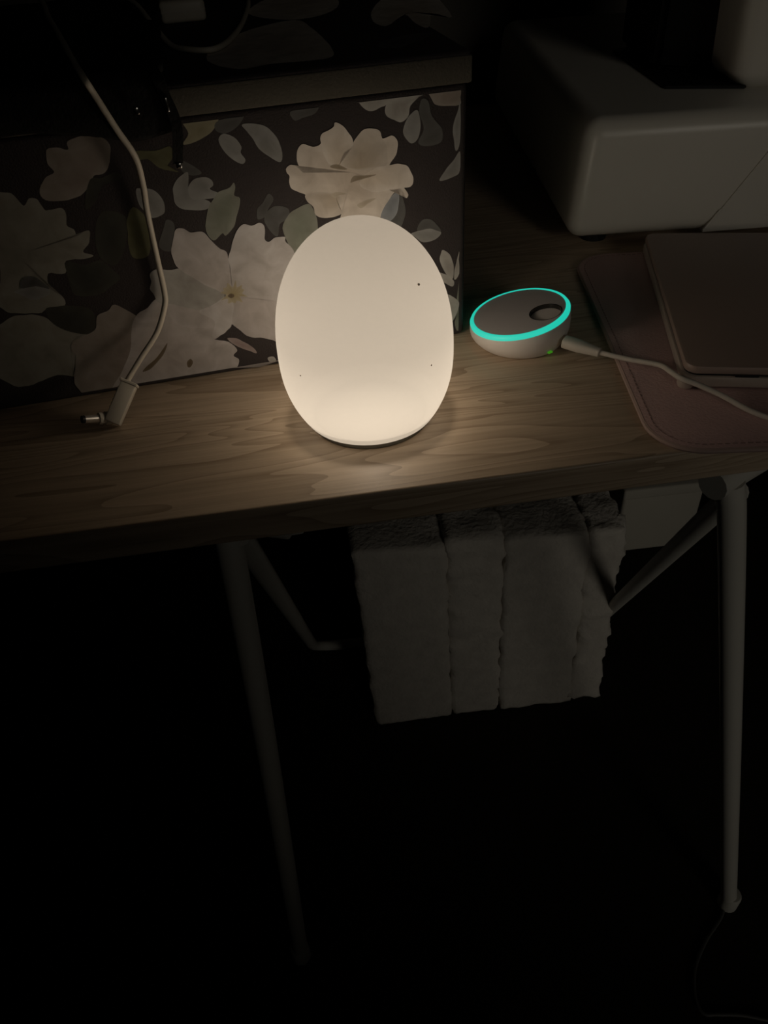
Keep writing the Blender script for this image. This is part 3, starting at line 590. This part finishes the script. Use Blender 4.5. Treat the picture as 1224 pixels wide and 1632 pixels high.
lp = empty('laptop', (0.2255, 0.3832, 0.0041), R(-15.6), 'closed rose-brown laptop lying on the pink leather sleeve', 'laptop')
M['laptop'] = mat('rose_metal', (0.36, 0.27, 0.23), 0.42, 0.4, 0.0, var=0.06, scale=30)
M['laptop_edge'] = mat('rose_edge', (0.44, 0.37, 0.32), 0.35, 0.5, 0.0, var=0.05)
LW, LD = 0.304, 0.212
bs = build('base', rslab(0, LW, 0, LD, 0.0010, 0.0085, 0.009, 0.0016, 8), M['laptop_edge'], lp)
build('lid', rslab(0.0006, LW - 0.0006, 0.0006, LD - 0.0006, 0.0095, 0.0152, 0.0085, 0.0018, 8), M['laptop'], lp)
build('hinge_gap', rslab(0.0016, LW - 0.0016, 0.0016, LD - 0.0016, 0.0084, 0.0096, 0.008, 0.0002, 6), M['black_plastic'], lp)
build('corner_foot', rslab(-0.0024, 0.0075, -0.0024, 0.0075, 0.0003, 0.0062, 0.0042, 0.0018, 6), M['laptop_edge'], lp)
build('opening_notch', rbox(0.030, 0.044, -0.0004, 0.0012, 0.0086, 0.0100, 0.0003, 1), M['black_plastic'], lp)
for fx, fy in ((0.02, 0.02), (LW - 0.02, 0.02), (0.02, LD - 0.02), (LW - 0.02, LD - 0.02)):
    bm = lathe([(0, 0), (0.006, 0), (0.006, 0.0011), (0, 0.0011)], 16); bmesh.ops.translate(bm, verts=bm.verts, vec=(fx, fy, 0)); build('rubber_foot', bm, M['black_plastic'], lp)

# ------------------------------------------------------------------ white appliance
ap = empty('appliance', (0.2255, 0.6085, 0.0), R(-6.3), 'glossy white rounded appliance with a black part on top, standing behind the laptop', 'appliance')
M['gloss'] = mat('glossy_white', (0.62, 0.59, 0.53), 0.34, 0.5, var=0.03)
bm = bmesh.new(); bmesh.ops.create_cube(bm, size=1.0)
for v in bm.verts:
    x = 0.0 if v.co.x < 0 else 0.30; y = 0.0 if v.co.y < 0 else 0.46; zt = v.co.z > 0
    v.co = Vector((x + ((0.009 if x == 0 else -0.006) if zt else 0), y + ((0.004 if y == 0 else -0.006) if zt else 0), 0.101 if zt else 0.009))
bmesh.ops.bevel(bm, geom=list(bm.edges), offset=0.0140, segments=7, profile=0.5, affect='EDGES')
bd = build('body', bm, M['gloss'], ap)
for fx, fy in ((0.03, 0.03), (0.27, 0.03), (0.03, 0.43), (0.27, 0.43)):
    bm = lathe([(0, 0), (0.011, 0), (0.0115, 0.0105), (0, 0.0105)], 20); bmesh.ops.translate(bm, verts=bm.verts, vec=(fx, fy, 0)); build('rubber_foot', bm, M['black_plastic'], ap)
# slanting end piece: starts along a diagonal seam on the front
bm = bmesh.new()
def front_y(z): return 0.004 * (z - 0.009) / 0.092
pl = [(0.1125, 0.0105), (0.31, 0.0105), (0.31, 0.094), (0.168, 0.094)]
a = [bm.verts.new((x, front_y(z) - 0.0012 + (x - 0.1125) * 0.0, z)) for x, z in pl]; b = [bm.verts.new((x, 0.02, z)) for x, z in pl]
a[1].co.y += 0.006; a[2].co.y += 0.006
bm.faces.new(a); bm.faces.new(b[::-1])
for k in range(4): bm.faces.new((a[k], b[k], b[(k + 1) % 4], a[(k + 1) % 4]))
build('end_piece', bm, M['gloss'], bd, smooth=False)
build('seam_clip', tube([(0.1125, -0.0016, 0.012), (0.1240, -0.0010, 0.0285)], 0.0007, 8, smooth=False), M['white_plastic'], bd)
def apl(x, y):
    d = Vector((x - 0.2255, y - 0.6085)); c, s = math.cos(R(6.3)), math.sin(R(6.3)); return (d.x * c - d.y * s, d.x * s + d.y * c)
foot = [apl(0.3352, 0.8323), apl(0.331, 0.77), apl(0.3235, 0.6790), apl(0.3825, 0.6560), apl(0.405, 0.70), apl(0.43, 0.86)]
bm = prism(foot, 0.1008, 0.1035); bmesh.ops.bevel(bm, geom=list(bm.edges), offset=0.0008, segments=2, affect='EDGES')
bt = build('black_plate', bm, M['black_plastic'], ap)
tower = [apl(0.3385, 0.765), apl(0.337, 0.735), apl(0.384, 0.700), apl(0.412, 0.72), apl(0.43, 0.85), apl(0.35, 0.85)]
bm = prism(tower, 0.1030, 0.205); bmesh.ops.bevel(bm, geom=list(bm.edges), offset=0.005, segments=3, affect='EDGES')
build('black_housing', bm, mat('matt_black', (0.005, 0.005, 0.005), 0.7, 0.2), ap)
bm = rbox(0.1455, 0.29, 0.062, 0.23, 0.0985, 0.30, 0.014, 5)
for v in bm.verts:
    f = max(0.0, min(1.0, (v.co.z - 0.0985) / 0.05)); v.co.x -= 0.016 * (1 - (1 - f) ** 2) * (1 if v.co.x < 0.2 else 0)
build('upright', bm, M['gloss'], ap)

# ------------------------------------------------------------------ under the desk
fb = empty('fleece_bundle', (0.193, 0.65, ZF), R(-1.9), 'fluffy off-white fleece folded into a block, standing on the floor under the desk', 'blanket')
M['fleece'] = mat('fleece', (0.74, 0.69, 0.62), 0.95, 0.1, var=0.30, scale=48, bump=1.0, bscale=170)
def fold(x0, x1, y0, y1, h0, h1, seed, rough):
    bm = rbox(x0, x1, y0, y1, 0.001, 1.0, 0.0)
    nx = max(3, int((x1 - x0) / 0.0075)); bm.free(); bm = bmesh.new()
    nz, ny = 54, 12; V = {}
    def vid(i, j, k):
        if (i, j, k) not in V:
            fx, fy, fz = i / nx, j / ny, k / nz
            # rounded cross-section
            X = x0 + (x1 - x0) * fx; Y = y0 + (y1 - y0) * fy
            Z = 0.001 + (h0 + (h1 - h0) * (X + 0.17) / 0.34 - 0.001) * fz
            cx, cy, cz = (x0 + x1) / 2, (y0 + y1) / 2, 0.17
            rr = 0.0065
            def soft(v_, lo_, hi_):
                return max(0.0, rr - (v_ - lo_)) if v_ - lo_ < rr else -max(0.0, rr - (hi_ - v_)) if hi_ - v_ < rr else 0.0
            dx, dy = soft(X, x0, x1), soft(Y, y0, y1); top = h0 + (h1 - h0) * (X + 0.17) / 0.34; dz = soft(Z, 0.0, top)
            n1 = math.sqrt(dx * dx + dy * dy + dz * dz)
            p = Vector((X, Y, Z))
            if n1 > rr: 
                s = 1 - rr / n1; p += Vector((dx, dy, dz)) * s
            q = p + Vector((seed, 0, 0))
            nrm = Vector(((-1 if i == 0 else 1 if i == nx else 0), (-1 if j == 0 else 1 if j == ny else 0), (1 if k == nz else 0)))
            amp = 0.0038 * rough
            d = noise.noise(q * 38) * 0.55 + noise.noise(q * 95) * 0.35 + noise.noise(q * 190) * 0.25
            p += nrm * d * amp
            p.x += 0.0085 * (0.5 - fz) + noise.noise(Vector((seed * 3, 0, Z * 26))) * 0.0035 * (1 if i in (0, nx) else 0.4)
            p.z = max(p.z, 0.0005)
            V[(i, j, k)] = bm.verts.new(p)
        return V[(i, j, k)]
    for i in range(nx):
        for k in range(nz):
            bm.faces.new((vid(i, 0, k), vid(i + 1, 0, k), vid(i + 1, 0, k + 1), vid(i, 0, k + 1)))
            bm.faces.new((vid(i + 1, ny, k), vid(i, ny, k), vid(i, ny, k + 1), vid(i + 1, ny, k + 1)))
    for j in range(ny):
        for k in range(nz):
            bm.faces.new((vid(0, j + 1, k), vid(0, j, k), vid(0, j, k + 1), vid(0, j + 1, k + 1)))
            bm.faces.new((vid(nx, j, k), vid(nx, j + 1, k), vid(nx, j + 1, k + 1), vid(nx, j, k + 1)))
    for i in range(nx):
        for j in range(ny):
            bm.faces.new((vid(i, j, nz), vid(i + 1, j, nz), vid(i + 1, j + 1, nz), vid(i, j + 1, nz)))
            bm.faces.new((vid(i, j + 1, 0), vid(i + 1, j + 1, 0), vid(i + 1, j, 0), vid(i, j, 0)))
    build('fold', bm, M['fleece'], fb, sharp=None)
HL, HR = 0.360, 0.341
fold(-0.172, -0.0565, 0.0, 0.095, HL, HR, 1.3, 1.0)
fold(-0.0585, 0.0145, 0.0015, 0.095, HL + 0.005, HR + 0.005, 4.7, 1.9)
fold(0.0125, 0.1220, 0.0, 0.095, HL + 0.002, HR + 0.002, 8.1, 1.1)
fold(0.1200, 0.1675, 0.003, 0.095, HL + 0.004, HR + 0.004, 12.9, 2.4)

pb_ = empty('floor_box', (0.565, 0.99, ZF), R(-2), 'small pale box on the floor by the back wall, seen through the desk frame', 'box')
M['card'] = mat('pale_card', (0.52, 0.49, 0.42), 0.8, 0.2, var=0.1, scale=25)
cb = build('carton', rbox(-0.068, 0.072, -0.055, 0.055, 0.0008, 0.14, 0.006, 3), M['card'], pb_)
build('lid', rbox(-0.0695, 0.0735, -0.0565, 0.0565, 0.125, 0.1465, 0.004, 3), M['card'], pb_)

fc = build('dark_cord', tube([(0.4180, 0.36, -0.7178), (0.401, 0.3265, -0.7178), (0.3666, 0.2993, -0.7178), (0.3416, 0.2731, -0.7178), (0.3299, 0.2462, -0.7178), (0.3325, 0.2310, -0.7178), (0.3464, 0.2277, -0.7178), (0.3714, 0.2232, -0.7178), (0.3977, 0.214, -0.7178), (0.46, 0.19, -0.7178)], 0.0020, 10, 8), mat('cord_grey', (0.09, 0.09, 0.085), 0.6))
tag(fc, 'thin dark grey cord curving over the floor from the right front desk foot', 'cord')
